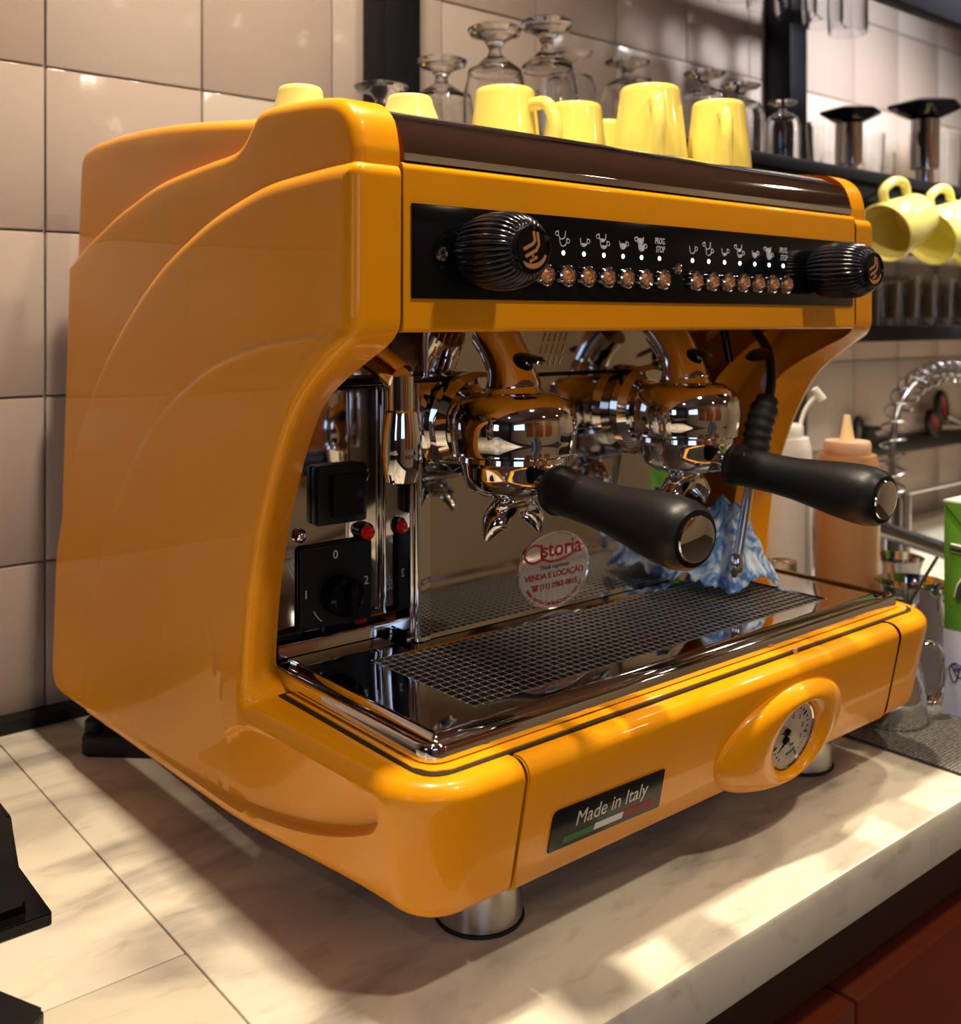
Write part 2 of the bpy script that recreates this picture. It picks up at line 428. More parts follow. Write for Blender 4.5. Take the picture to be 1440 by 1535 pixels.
O_ = [(.180, .158), (.179, .172), (.176, .207), (.1687, .249), (.1546, .296), (.1320, .348), (.1046, .388), (.0690, .4165)]
O_ = [tuple(p)[:2] for p in catmull([Vector((a, b, 0)) for a, b in O_], 3)]
side = [(.045, .551)] + A_ + [(.593, .056), (-.115, .056), (-.115, .152), (.182, .152)] + O_ + [(.0455, .4320)]
nA = len(A_)
sideR = {0: .010, nA + 1: .03, nA + 4: .004, len(side) - 1: .03}
def off_line(L, d):
    out = []
    for i, p in enumerate(L):
        t = (L[min(i + 1, len(L) - 1)] - L[max(i - 1, 0)]).normalized(); out.append(p + Vector((-t.y, t.x)) * d)
    return out
GUIDES = [off_line(Bcrv, d) for d in (-.003, -.0015, 0, .0015, .003)] + [off_line(Pk, d) for d in (0, .0013, .0026, .0039, .0052)]
L1_ = None
def sfield(y, z): return .0022 * smst((bfield(y, z) + .003) / .006) + pocket(y, z)
L1_ = [(.050, .530), (.050, .560), (.056, .582), (.072, .596), (.10, .602), (.150, .606), (.178, .607), (.190, .604), (.200, .596), (.213, .585), (.232, .579), (.28, .5765), (.3495, .5715), (.390, .566), (.423, .5585), (.465, .549), (.5051, .5365), (.545, .524), (.596, .503), (.5945, .20), (.30, .25), (.10, .50)]
L0_ = [(.15, .50), (.15, .598), (.2178, .6056), (.3016, .616), (.3699, .6231), (.43, .6275), (.4889, .6304), (.5523, .6302), (.595, .625), (.6, .30), (.40, .30)]
_m = catmull([Vector((a, b, 0)) for a, b in L1_[1:19]], 4); L1_ = [L1_[0]] + [(p.x, p.y) for p in _m] + L1_[19:]
for mir in (False, True):
    plate('side_panel', side, sideR, 0, .041, .012, .0060, sfield, cut=-.0965, mirror=mir, guides=GUIDES)
    plate('shoulder_panel', L1_, {}, .0085, .035, .009, .012, mirror=mir)
    plate('rear_panel', L0_, {8: .03}, .017, .028, .010, .012, mirror=mir)
# hood, rail, top
prism('hood', [(.0455, .4355), (.0455, .5535), (.30, .5535), (.30, .4355)], {0: .004, 1: .006}, .0125, .5875, 'paint', mc, 'X')
prism('chrome_rail', [(.0475, .5545), (.0475, .560), (.051, .573), (.059, .5845), (.072, .5925), (.089, .5970), (.105, .598), (.118, .5965), (.118, .5545)], {1: .003}, .0145, .5855, 'chrome', mc, 'X')
prism('cup_tray', [(.1185, .5545), (.1185, .594), (.585, .594), (.585, .5545)], {}, .0145, .5855, 'steel', mc, 'X')
boxo('chassis', .0125, .5875, .240, .590, .062, .5535, 'darksteel', mc)
boxo('base_pan', .0125, .5875, .010, .2395, .062, .1465, 'darksteel', mc)
# base front panel between seams
def front_panel():
    r = .012; prof = []
    prof += [(.012, .1475)]
    for k in range(7):
        a = PI / 2 * k / 6; prof.append((-.030 + r * (1 - math.sin(a)), .152 - r * (1 - math.cos(a))))
    prof += [(-.030 + .2048 * (.14 - z), z) for z in (.12, .10, .08, .064)]
    for k in range(1, 7):
        a = PI / 2 * k / 6; y0 = -.030 + .2048 * (.14 - .056)
        prof.append((y0 + .008 * (1 - math.cos(a)), .064 - .008 * math.sin(a)))
    prof += [(.012, .056)]
    return prism('front_panel', prof, {}, .0605, .5395, 'paint', mc, 'X', bev=.0012)
front_panel()
# yellow inner lip under the tray
prism('inner_lip', [(-.0065, -.0095), (.6065, -.0095), (.6065, .181), (-.0065, .181)], {0: .018, 1: .018}, .1465, .1539, 'paint', mc, 'Z', bev=.002)
prism('lip_gap_shade', [(-.0090, -.0125), (.6090, -.0125), (.6090, .185), (-.0090, .185)], {0: .022, 1: .022}, .1465, .1528, 'rubber', mc, 'Z')  # dark sheet standing in for the shade in the gap around the lip

# drip tray
def rrect(bm, x0, x1, y0, y1, r, z, n=5):
    L = []
    for cx, cy, a0 in ((x1 - r, y1 - r, 0), (x0 + r, y1 - r, PI / 2), (x0 + r, y0 + r, PI), (x1 - r, y0 + r, 1.5 * PI)):
        for k in range(n + 1):
            a = a0 + PI / 2 * k / n; L.append(bm.verts.new((cx + r * math.cos(a), cy + r * math.sin(a), z)))
    return L
def bridge(bm, a, b):
    for i in range(len(a)): bm.faces.new((a[i], a[(i + 1) % len(a)], b[(i + 1) % len(b)], b[i]))
bm = bmesh.new(); rg = []
for ins, z, r in ((.002, .1540, .014), (0, .1548, .016), (0, .1632, .016), (.0008, .1650, .0152), (.0025, .1661, .0135), (.0045, .1661, .0115), (.006, .1652, .010), (.0075, .1628, .009), (.0165, .1612, .004), (.0185, .1625, .003), (.0200, .1650, .002), (.0215, .1655, .0015), (.0228, .1655, .0012)):
    rg.append(rrect(bm, ins, .6 - ins, ins, .236 - ins * .2, r, z))
gx0, gx1, gy0, gy1 = .072, .527, .042, .172
rg.append(rrect(bm, gx0 - .003, gx1 + .003, gy0 - .003, gy1 + .003, .004, .1655)); rg.append(rrect(bm, gx0 - .0015, gx1 + .0015, gy0 - .0015, gy1 + .0015, .0035, .1654))
rg.append(rrect(bm, gx0, gx1, gy0, gy1, .003, .1640)); rg.append(rrect(bm, gx0, gx1, gy0, gy1, .003, .1560))
for a, b in zip(rg, rg[1:]): bridge(bm, a, b)
bm.faces.new(rg[0][::-1])
bmesh.ops.recalc_face_normals(bm, faces=bm.faces)
dt = finish('drip_tray', bm, 'chrome', mc)
boxo('drip_well', gx0 + .0005, gx1 - .0005, gy0 + .0005, gy1 - .0005, .1562, .1575, 'well', dt)
bm = bmesh.new(); x = gx0 + .004; k = 0
while x < gx1: box(bm, x - .00055, x + .00055, gy0, gy1, .1624, .1631); x += .0082
y = gy0 + .004
while y < gy1: box(bm, gx0, gx1, y - .00055, y + .00055, .1631, .1637); y += .0088
finish('drip_grate', bm, 'grille', dt, kind='stuff')
for x in (.392,):   # little locating pin in the gap
    lath('locating_pin', [(0, 0), (.0022, 0), (.0022, .006), (0, .006)], 'cream', mc, 12, (x, -.0125, .1500))

# backsplash, inner side panels
bs = prism('backsplash', [(.1335, .2365), (.1335, .187), (.4665, .187), (.4665, .2365)], {1: .006, 2: .006}, .1662, .4345, 'mirror', mc, 'Z')
prism('side_groove_plate', [(.1245, .2362), (.1245, .1915), (.1330, .1915), (.1330, .2362)], {1: .003}, .1735, .388, 'chrome', mc, 'Z')
prism('corner_strip', [(.1262, .1945), (.1262, .1848), (.1400, .1848), (.1400, .1866), (.1332, .1880), (.1332, .1945)], {1: .003}, .1665, .390, 'chrome', mc, 'Z')
boxo('inner_panel', .0125, .1330, .2362, .2398, .1662, .4350, 'mirror', mc, bev=.0008)
boxo('inner_panel', .4670, .5875, .2362, .2398, .1662, .4350, 'mirror', mc, bev=.0008)
prism('panel_foot_rail', [(.2215, .1662), (.2215, .176), (.2360, .186), (.2360, .1662)], {1: .004}, .0125, .1245, 'mirror', mc, 'X')
boxo('dark_joint', .0700, .5300, .1850, .1900, .3905, .3945, 'blackgloss', mc, bev=.001)
boxo('hole_surround', .0300, .1330, .150, .2360, .3925, .3960, 'blackgloss', mc, bev=.001)
tubeo('edge_bead', [(.1262, .2335, .1670), (.1262, .2335, .3880)], .0034, 'chrome', mc, 14)
tubeo('edge_bead', [(.1285, .1880, .1670), (.1285, .1880, .3900)], .0036, 'chrome', mc, 14)
bm = bmesh.new()
for x0 in (.140, .268, .440):
    for ix in range(5):
        for iz in range(3):
            px, pz = x0 + ix * .0072 + iz * .004, .4010 + iz * .0115; tube(bm, [(px, .1867, pz), (px + .0035, .1867, pz + .0085)], .0009, 6)
finish('slot_reflection', bm, 'chrome', mc, kind='stuff')  # chrome dashes modelling the hood slots' reflection in the mirror backsplash

# switches on the left inner panel (plane y = .2362)
YP = .2361
sw = boxo('rocker_switch', .0507, .1013, .2240, YP, .2690, .3200, 'black', mc, bev=.003)
prism('rocker', [(.0, 0), (.0, .036), (.004, .036), (.008, .018), (.004, 0)], {}, .0625, .0925, 'blackgloss', sw, 'X').location = (0, .2235 - .006, .2765)
sw2 = boxo('selector_plate', .0365, .1104, .2300, YP, .1740, .2520, 'black', mc, bev=.004)
for ch, x, z in (('0', .0718, .2420), ('1', .0429, .2120), ('2', .1034, .2150)):
    text('marking', ch, .0105, 'white', sw2, (x, .2298, z))
lath('selector_knob', [(.0, .019), (.013, .019), (.0165, .016), (.0175, 0), (0, 0)], 'blackgloss', sw2, 32, (.074, .2299, .2080), (0, -1, 0))
boxo('selector_grip', .0705, .0775, .2020, .2115, .1930, .2230, 'blackgloss', sw2, bev=.002).rotation_euler = (0, 0, 0)
tubeo('printed_arc', [(.074 + .026 * math.cos(a),   .2298, .2080 + .026 * math.sin(a)) for a in [math.radians(205 + 7 * k) for k in range(5)]], .0004, 'white', sw2, 6)
rl = lath('indicator_lamp', [(0, .008), (.004, .0072), (.0058, .005), (.0062, .003), (.0062, 0), (0, 0)], 'redlamp', mc, 24, (.1048, .2315, .2570), (0, -1, 0)); rl['label'] = 'red indicator lamp'
lath('lamp_bezel', [(.0062, .0050), (.0084, .0045), (.0088, 0), (.0062, 0), (.0062, .0050)], 'blackgloss', rl, 24, (.1048, .2361, .2570), (0, -1, 0))
lath('hole_bushing', [(.0042, .001), (.0060, .0025), (.0075, .001), (.0075, 0), (.0042, 0), (.0042, .001)], 'chrome', mc, 24, (.1027, .2361, .3078), (0, -1, 0))
lath('dark_hole', [(0, .0006), (.0042, .0006), (.0042, 0), (0, 0)], 'well', mc, 20, (.1027, .2361, .3078), (0, -1, 0))
lath('cap_nut', [(0, .008), (.0035, .007), (.006, .004), (.0062, 0), (0, 0)], 'chrome', mc, 16, (.0390, .2361, .2620), (0, -1, 0))

# control panel
YF = .0455
cp = boxo('control_panel', .0185, .5815, YF - .0022, YF, .4590, .5250, 'blackgloss', mc, bev=.0006)
YC = YF - .0022
def button(x, z):
    b = lath('push_button', [(0, .0030), (.0052, .0030), (.0060, .0050), (.0074, .0056), (.0086, .0046), (.0090, .002), (.0090, 0), (0, 0)], 'chrome', cp, 28, (x, YC, z), (0, -1, 0))
    lath('button_jewel', [(0, .0044), (.0026, .0052), (.0048, .0034), (.0050, .0028), (0, .0028)], 'copper', b, 8, (x, YC - .0002, z), (0, -1, 0), smooth=10)
def cup_icon(x, z, s, fill, back):
    bm = bmesh.new()
    def cup(cx, cz, flip, lvl):
        n = 14; P = []
        for k in range(n + 1):
            a = PI + PI * k / n; P.append((cx + s * math.cos(a) * .92, cz + s * math.sin(a)))
        P = [(cx - s * .98, cz + s * .65)] + P + [(cx + s * .98, cz + s * .65)]
        tube(bm, [(px, YC - .0003, pz) for px, pz in P], s * .10, 5)
        hx = cx + (-1 if flip else 1) * s * 1.32
        tube(bm, [(hx + s * .42 * math.cos(a), YC - .0003, cz + s * .05 + s * .42 * math.sin(a)) for a in [2 * PI * k / 12 for k in range(12)]], s * .09, 5, True)
        if lvl > 0:
            zt = cz - s + s * lvl * 1.5; vs = []
            for k in range(n + 1):
                a = PI + PI * k / n; zz = min(cz + s * math.sin(a) * .86, zt); vs.append((cx + s * .8 * math.cos(a), zz))
            up = [(v[0], max(v[1], zt)) for v in vs[::-1]]
            for i in range(n):
                q = [bm.verts.new((vs[i][0], YC - .0005, vs[i][1])), bm.verts.new((vs[i + 1][0], YC - .0005, vs[i + 1][1])), bm.verts.new((vs[i + 1][0], YC - .0005, zt)), bm.verts.new((vs[i][0], YC - .0005, zt))]
                bm.faces.new(q)
    if back: cup(x - s * .35, z + s * 1.15, True, fill)
    cup(x, z - (0 if not back else s * .2), False, fill)
    return finish('cup_symbol', bm, 'white', cp)
BZ, LZ, IZ = .4785, .4965, .5065
for gx in (.1415, .3215):
    for k in range(7):
        x = gx + .0227 * k; button(x, BZ)
        lath('indicator_light', [(0, .0008), (.0013, .0006), (.0019, 0), (0, 0)], 'led', cp, 14, (x - .001, YC, LZ), (0, -1, 0))
        if k < 6: cup_icon(x - .0015, IZ, .0040, (.0, .12, .42, .45, .78, .9)[k], k % 2 == 1)
        else:
            text('lettering', 'PROG.', .0075, 'white', cp, (x - .0005, YC - .0002, .5110), shear=.15, sx=.62, bold=.0001)
            text('lettering', 'STOP', .0075, 'white', cp, (x - .0002, YC - .0002, .5040), shear=.15, sx=.62, bold=.0001)
for x, z in ((.0440, .4905), (.2995, .4885)):
    s = lath('panel_screw', [(0, .0016), (.003, .0030), (.0050, .0020), (.0054, 0), (0, 0)], 'chrome', cp, 20, (x, YC, z), (0, -1, 0))

# big ribbed knobs
def steam_knob(x, z):
    bm = bmesh.new(); seg = 144; prof = [(.0200, 0), (.0225, .003), (.0250, .008), (.0272, .018), (.0280, .030), (.0272, .041), (.0248, .050), (.0205, .0570), (.0165, .0595)]
    cs = catmull([Vector((r, y, 0)) for r, y in prof], 3); rings = []
    for i, c in enumerate(cs):
        t = i / (len(cs) - 1); am = .0013 * smst(t / .1) * smst((1 - t) / .12)
        rings.append([bm.verts.new((x + (c.x - am * (1 - abs(math.cos(18 * 2 * PI * k / seg / 1.0 * 1)) ** .7) * 1.6) * math.cos(2 * PI * k / seg), YC - c.y, z + (c.x - am * (1 - abs(math.cos(18 * 2 * PI * k / seg)) ** .7) * 1.6) * math.sin(2 * PI * k / seg))) for k in range(seg)])
    for a, b in zip(rings, rings[1:]): bridge(bm, a, b)
    bm.faces.new(rings[0]); bm.faces.new(rings[-1][::-1])
    bmesh.ops.recalc_face_normals(bm, faces=bm.faces)
    kn = finish('steam_knob', bm, 'knob', mc, smooth=60)
    ye = YC - .0593
    cap = lath('knob_cap', [(0, .0022), (.0135, .0022), (.0148, .0036), (.0162, .0030), (.0165, 0), (0, 0)], 'blackgloss', kn, 36, (x, ye, z), (0, -1, 0))
    ym = ye - .0024
    def strip(pts, wd):
        bm = bmesh.new(); pts = [Vector((a, b)) for a, b in pts]; L = []
        for i, p in enumerate(pts):
            t = (pts[min(i + 1, len(pts) - 1)] - pts[max(i - 1, 0)]).normalized(); nn = Vector((-t.y, t.x)) * (wd[i] if isinstance(wd, list) else wd)
            L.append((p + nn, p - nn))
        for (a, b), (c, d) in zip(L, L[1:]):
            bm.faces.new([bm.verts.new((x + q.x, ym, z + q.y)) for q in (a, b, d, c)])
        return bm
    r = .0125; bmx = bmesh.new()
    specs = [([(-.0085, -.0008), (.0005, .0035), (.0018, .0055), (.0006, .0120)], .0012), ([(-.0068, -.0056), (.003, -.0010), (.0055, .003), (.0040, .0115)], .0012),
             ([(-.0030, -.0090), (.0040, -.0055)], .0010), ([(-.0002, -.0040), (.0006, -.0072)], .0008),
             ([(r * math.cos(a), r * math.sin(a)) for a in [math.radians(-135 + 13 * k) for k in range(10)]], [.0003, .0011, .0017, .0021, .0023, .0023, .0021, .0018, .0014, .0009])]
    for sp in specs:
        b2 = strip(*sp); me = bpy.data.meshes.new('t'); b2.to_mesh(me); b2.free(); bmx.from_mesh(me); bpy.data.meshes.remove(me)
    finish('knob_emblem', bmx, 'copper', kn, smooth=0)['label'] = 'copper-coloured abstract emblem on the knob'
steam_knob(.0745, .4925); steam_knob(.5140, .4925)

# groups
def group(x, y):
    g = lath('group_head', [(0, .395), (.020, .395), (.0225, .388), (.026, .3835), (.038, .3815), (.0475, .376), (.0530, .366), (.0545, .355), (.0535, .343), (.0515, .3345), (.0520, .3325), (.0500, .3310), (0, .3310)], 'chrome', mc, 64, (x, y, 0))
    pts = catmull([(x, y, .386), (x, y + .004, .402), (x + .001, y + .016, .420), (x + .002, y + .030, .434)], 5)
    tubeo('group_neck', pts, [.0240 - .004 * smst(i / 6) for i in range(len(pts))], 'chrome', g, 28)
    lath('group_collar', [(.0, 0), (.040, 0), (.046, .006), (.047, .016), (.042, .024), (0, .024)], 'chrome', g, 40, (x, .1865, .352), (0, -1, 0))
    lath('black_oval', [(0, .0035), (.012, .0030), (.0165, .0005), (.015, -.002), (0, -.003)], 'blackgloss', g, 28, (x + .004, y - .016, .4120), (0.12, -.25, 1), sy=.62)  # flat black oval in front of the group neck
    tubeo('oval_stalk', [(x + .003, y + .004, .405), (x + .004, y - .016, .4105)], .004, 'chrome', g, 10)
    # portafilter
    pf = lath('portafilter', [(0, .3305), (.0475, .3305), (.0480, .3265), (.0455, .3225), (.0440, .3140), (.0395, .3040), (.0300, .2975), (.0180, .2950), (0, .2945)], 'chrome', mc, 56, (x, y, 0))
    ax = Vector((-.105 if x < .3 else -.02, -1, -.085)).normalized(); st = Vector((x, y, .3135)) + ax * .036
    lath('neck', [(0, 0), (.0125, 0), (.0095, .010), (.0085, .020), (.0105, .026), (0, .026)], 'chrome', pf, 24, st, ax)
    h0 = st + ax * .0225
    hd = lath('handle', [(0, 0), (.0175, 0), (.0200, .002), (.0205, .0055), (.0188, .0085), (.0183, .012), (.0180, .030), (.0178, .050), (.0188, .070), (.0212, .092), (.0238, .112), (.0252, .130), (.0250, .142), (.0232, .1505), (.0200, .1545), (.0165, .1555), (0, .1555)], 'black', pf, 48, h0, ax)
    lath('end_cap', [(0, .0012), (.0140, .0018), (.0160, .0012), (.0165, 0), (0, 0)], 'chrome', pf, 40, h0 + ax * .1554, ax)
    # spouts
    lath('spout_stem', [(0, .296), (.0130, .296), (.0110, .288), (.0105, .2790), (0, .2790)], 'chrome', pf, 24, (x, y, 0))
    bm = bmesh.new(); secs = []; n = 26
    for i in range(n + 1):
        t = -1 + 2 * i / n; a = t * math.radians(78); Rr = .0300
        c = Vector((Rr * math.sin(a) * 1.05, 0, .2935 - Rr * (1 - math.cos(a)) * 1.35)); nn = Vector((math.sin(a), 0, math.cos(a)))
        wd = .0150 * (1 - .12 * t * t) * (1 - .80 * max(0, abs(t) - .70) / .30); dp = .0140 * (1 - .35 * t * t) * (1 - .6 * max(0, abs(t) - .7) / .3); sec = []
        for k in range(9):
            b = PI * k / 8; sec.append(c + Vector((0, wd * math.cos(b), 0)) + nn * dp * (math.sin(b) - .6))
        for k in range(9):
            b = PI - PI * k / 8; sec.append(c + Vector((0, (wd - .0018) * math.cos(b), 0)) + nn * ((dp - .0022) * math.sin(b) - dp * .6 - .0002))
        secs.append([bm.verts.new(v + Vector((x, y, 0))) for v in sec])
    for a, b in zip(secs, secs[1:]): bridge(bm, a, b)
    bm.faces.new(secs[0]); bm.faces.new(secs[-1][::-1]); bmesh.ops.recalc_face_normals(bm, faces=bm.faces)
    finish('double_spout', bm, 'chrome', pf, smooth=40)
group(.181, .122); group(.407, .122)

# left hot-water / steam wand
sw = tubeo('steam_wand', [(.040, .087, .3735), (.0395, .087, .4030)], [.0098, .0098], 'chrome', mc, 24)
lath('wand_grip', [(0, .3780), (.0105, .3780), (.0120, .3765), (.0145, .3620), (.0152, .3470), (.0151, .3465), (.0152, .3455), (.0140, .3330), (.0118, .3255), (.0105, .3245), (.0090, .3250), (0, .3250)], 'chrome', sw, 40, (.0405, .087, 0))
tubeo('wand_arm', [(.0395, .087, .4010), (.0350, .110, .4150), (.0310, .150, .4290)], .0115, 'chrome', sw, 20)
lath('arm_seat', [(0, .003), (.022, .003), (.024, 0), (0, -.001)], 'blackgloss', sw, 30, (.050, .125, .3975), (0, 0, 1), sx=1.4)
# right steam wand with black rubber grip
pts = [(.562, .150, .4330), (.550, .125, .4100), (.526, .105, .3750), (.503, .100, .3390), (.490, .100, .305), (.472, .100, .240), (.460, .100, .1960)]
sw2_ = tubeo('steam_wand', catmull(pts[:4], 5), .0050, 'black', mc, 12)
bm = bmesh.new(); cs = catmull([(.517, .103, .3620), (.506, .101, .3480), (.498, .100, .3350), (.494, .100, .3220), (.491, .100, .3080)], 6)
tube(bm, cs, [.0095 + .0035 * smst(i / 5) + (.0018 if i % 4 < 2 else 0) for i in range(len(cs))], 16); finish('rubber_grip', bm, 'rubber', sw2_, 50)
tubeo('lower_pipe', catmull(pts[3:], 6), .0048, 'steel', sw2_, 12)
lath('wand_tip', [(0, .0), (.004, 0), (.0065, .006), (.0068, .018), (.0050, .024), (0, .024)], 'chrome', sw2_, 20, (.459, .100, .1860), (.12, 0, 1))
tubeo('hanging_pipe', [(.500, .145, .4330), (.502, .140, .4000)], .0045, 'blackgloss', mc, 10)
lath('black_oval', [(0, .003), (.012, .0025), (.0155, 0), (.013, -.002), (0, -.003)], 'blackgloss', mc, 28, (.5190, .115, .4080), (-.3, -.35, 1), sx=1.2, sy=.7)  # flat black oval beside the hanging pipe

# pressure gauge bulge on the front panel
def fp(x, z, out=0):     # point on the sloping front face
    y = -.030 + .2048 * (.14 - z); n = Vector((0, -1, -.2048)).normalized()
    return Vector((x, y, z)) + n * out
DX, DZ = .3700, .0900
def bulge():
    bm = bmesh.new(); seg = 96; rings = []
    S = [(0, -.004), (.0, .0045), (.04, .0085), (.10, .0115), (.20, .0135), (.34, .0140), (.50, .0130), (.65, .0112), (.78, .0088), (.88, .0062), (.95, .0038), (.99, .0010), (1.0, -.002), (1.0, -.008), (.97, -.010), (.3, -.010)]
    for s, h in S:
        L = []
        for k in range(seg):
            a = 2 * PI * k / seg; ci = Vector((DX + .0300 * math.cos(a), DZ + .0318 * math.sin(a)))
            el = Vector((.3580 + .0865 * math.cos(a) + .012 * math.sin(a), .0930 + .0425 * math.sin(a) + .002 * math.cos(a)))
            p = ci.lerp(el, s); L.append(bm.verts.new(fp(p.x, p.y, h)))
        rings.append(L)
    for a, b in zip(rings, rings[1:]): bridge(bm, a, b)
    bmesh.ops.recalc_face_normals(bm, faces=bm.faces)
    return finish('gauge_housing', bm, 'paint', mc, smooth=60)
gh = bulge()
nrm = Vector((0, -1, -.2048)).normalized(); gc = fp(DX, DZ, 0)
lath('gauge_bezel', [(.0310, .0045), (.0300, .0055), (.0290, .0045), (.0290, .001), (.0310, .001), (.0310, .0045)], 'chrome', gh, 60, gc, nrm)
gd = lath('dial', [(0, .0030), (.0296, .0030), (.0296, .001), (0, .001)], 'dial', gh, 60, gc, nrm)
up = Vector((0, -.2048, 1)).normalized(); rt = Vector((1, 0, 0))
def dp_(x, z, o=.0036): return gc + rt * x + up * z + nrm * o
bm = bmesh.new()
for k in range(24):
    a = math.radians(-60 + 300 * k / 23); r0 = .0225 if k % 4 else .0205
    tube(bm, [dp_(r0 * math.cos(a), r0 * math.sin(a)), dp_(.0250 * math.cos(a), .0250 * math.sin(a))], .00035 if k % 4 else .0006, 4)
finish('tick_marks', bm, 'ink', gd)
for k, ch in enumerate(('3', '2', '1', '0')):
    a = math.radians(-20 + 38 * k); text('dial_number', ch, .006, 'ink', gd, dp_(.0165 * math.cos(a), .0165 * math.sin(a)), rot=(PI / 2 + .202, 0, 0))
text('dial_number', 'bar', .0050, 'ink', gd, dp_(.004, -.010), rot=(PI / 2 + .202, 0, 0))
bm = bmesh.new(); tube(bm, [dp_(-.001 + .015 * math.cos(a), .000 + .015 * math.sin(a) - .003) for a in [math.radians(-95 + 9 * k) for k in range(6)]], .0009, 5); f_ = finish('green_zone', bm, 'green', gd)
for zc in (.0040, -.0035):
    nd = lath('dial_reflection', [(0, .0030), (.0032, .0026), (.0036, 0), (0, 0)], 'blackgloss', gd, 20, dp_(-.0075, zc), nrm)  # black blob modelling a dark reflection on the dial
    tubeo('needle', [dp_(-.0075, zc, .005), dp_(-.0190, zc - .0085 * (1 if zc < 0 else -.2), .005)], [.0010, .0003], 'blackgloss', nd, 6)
# badge
def badge():
    P = [(.0885, .0775), (.0885, .1080), (.2045, .1055), (.2045, .0750)]; R = {0: .0005, 1: .006, 2: .001, 3: .001}
    pts = round_poly(P, R); bm = bmesh.new()
    for h0, h1 in ((.0002, .0012),):
        A = [bm.verts.new(fp(p.x, p.y, h0)) for p in pts]; B = [bm.verts.new(fp(p.x, p.y, h1)) for p in pts]
        bm.faces.new(A); bm.faces.new(B); bridge(bm, A, B)
    bmesh.ops.recalc_face_normals(bm, faces=bm.faces); b = finish('name_badge', bm, 'blackgloss', mc)
    q = fp(.1490, .0950, .0013)
    text('lettering', 'Made in Italy', .0162, 'silver', b, q, rot=(PI / 2 + .202, 0, 0), shear=.12, sx=.90)
    for i, (x0, x1, mm) in enumerate(((.1010, .1320, 'green'), (.1320, .1620, 'white'), (.1620, .1950, 'redflag'))):
        bm = bmesh.new(); bm.faces.new([bm.verts.new(fp(px, pz, .00135)) for px, pz in ((x0, .0805), (x1, .0800), (x1 + .001, .0850), (x0 + .001, .0855))])
        s = finish('flag_stripe', bm, mm, b, 0); s['label'] = ('green', 'white', 'red')[i] + ' stripe of the flag bar'
badge()
# feet
for x, y in ((.092, .060), (.508, .060), (.092, .530), (.508, .530)):
    f = lath('foot', [(0, .070), (.026, .070), (.0280, .060), (.0320, .014), (.0325, .0035), (.0318, .0025), (0, .0025)], 'steel', mc, 40, (x, y, 0))
    lath('rubber_pad', [(0, .0030), (.0335, .0030), (.0340, .0015), (.0330, 0.0002), (0, 0.0002)], 'rubber', f, 40, (x, y, 0))
# round sticker on the backsplash
SX, SZ, SR = 0, 0, .0350
YS = 0
st = lath('round_sticker', [(0, .0009), (SR - .0022, .0009), (SR - .0015, .0016), (SR - .0004, .0014), (SR, 0), (0, 0)], 'sticker', mc, 64, (SX, YS, SZ), (0, -1, 0)); st['label'] = 'round silver sticker with red printing on the backsplash'
YT = YS - .0011
text('lettering', 'storia', .0200, 'redprint', st, (SX + .007, YT, SZ + .0185), sx=.86, bold=.0003)
bm = bmesh.new()
tube(bm, [(SX - .0195 + .0085 * math.cos(a) * 1.1, YT, SZ + .0170 + .0078 * math.sin(a)) for a in [math.radians(40 + 17 * k) for k in range(19)]], .0010, 6)
tube(bm, catmull([(SX - .0125, YT, SZ + .0245), (SX - .0125, YT, SZ + .0150), (SX - .0110, YT, SZ + .0110), (SX - .0010, YT, SZ + .0078), (SX + .0120, YT, SZ + .0100), (SX + .0200, YT, SZ + .0135)], 5), .0010, 6)
finish('lettering', bm, 'redprint', st)
text('lettering', 'Think espresso', .0058, 'ink', st, (SX, YT, SZ + .0035), sx=.8)
text('lettering', 'VENDA E LOCAÇÃO', .0072, 'redprint', st, (SX, YT, SZ - .0040), sx=.86, bold=.00022)
text('lettering', '(11) 2962-0815', .0068, 'redprint', st, (SX + .004, YT, SZ - .0135), sx=.86, bold=.0002)
bm = bmesh.new(); box(bm, SX - .0215, SX - .0165, YT - .0001, YT, SZ - .0160, SZ - .0125); box(bm, SX - .0225, SX - .0155, YT - .0001, YT, SZ - .0120, SZ - .0105); finish('telephone_symbol', bm, 'redprint', st)
st.location = (.2905, .1868, .2040); st.scale = (1.36, 1, 1.07)
web = 'www.astoriamaquinas.com.br'
for i, ch in enumerate(web):
    a = math.radians(-150 + 120 * i / (len(web) - 1)); rr = SR - .0055
    text('lettering', ch, .0056, 'redprint', st, (SX + rr * math.cos(a), YT, SZ + rr * math.sin(a)), rot=(PI / 2, -(a + PI / 2), 0), bold=.0001)

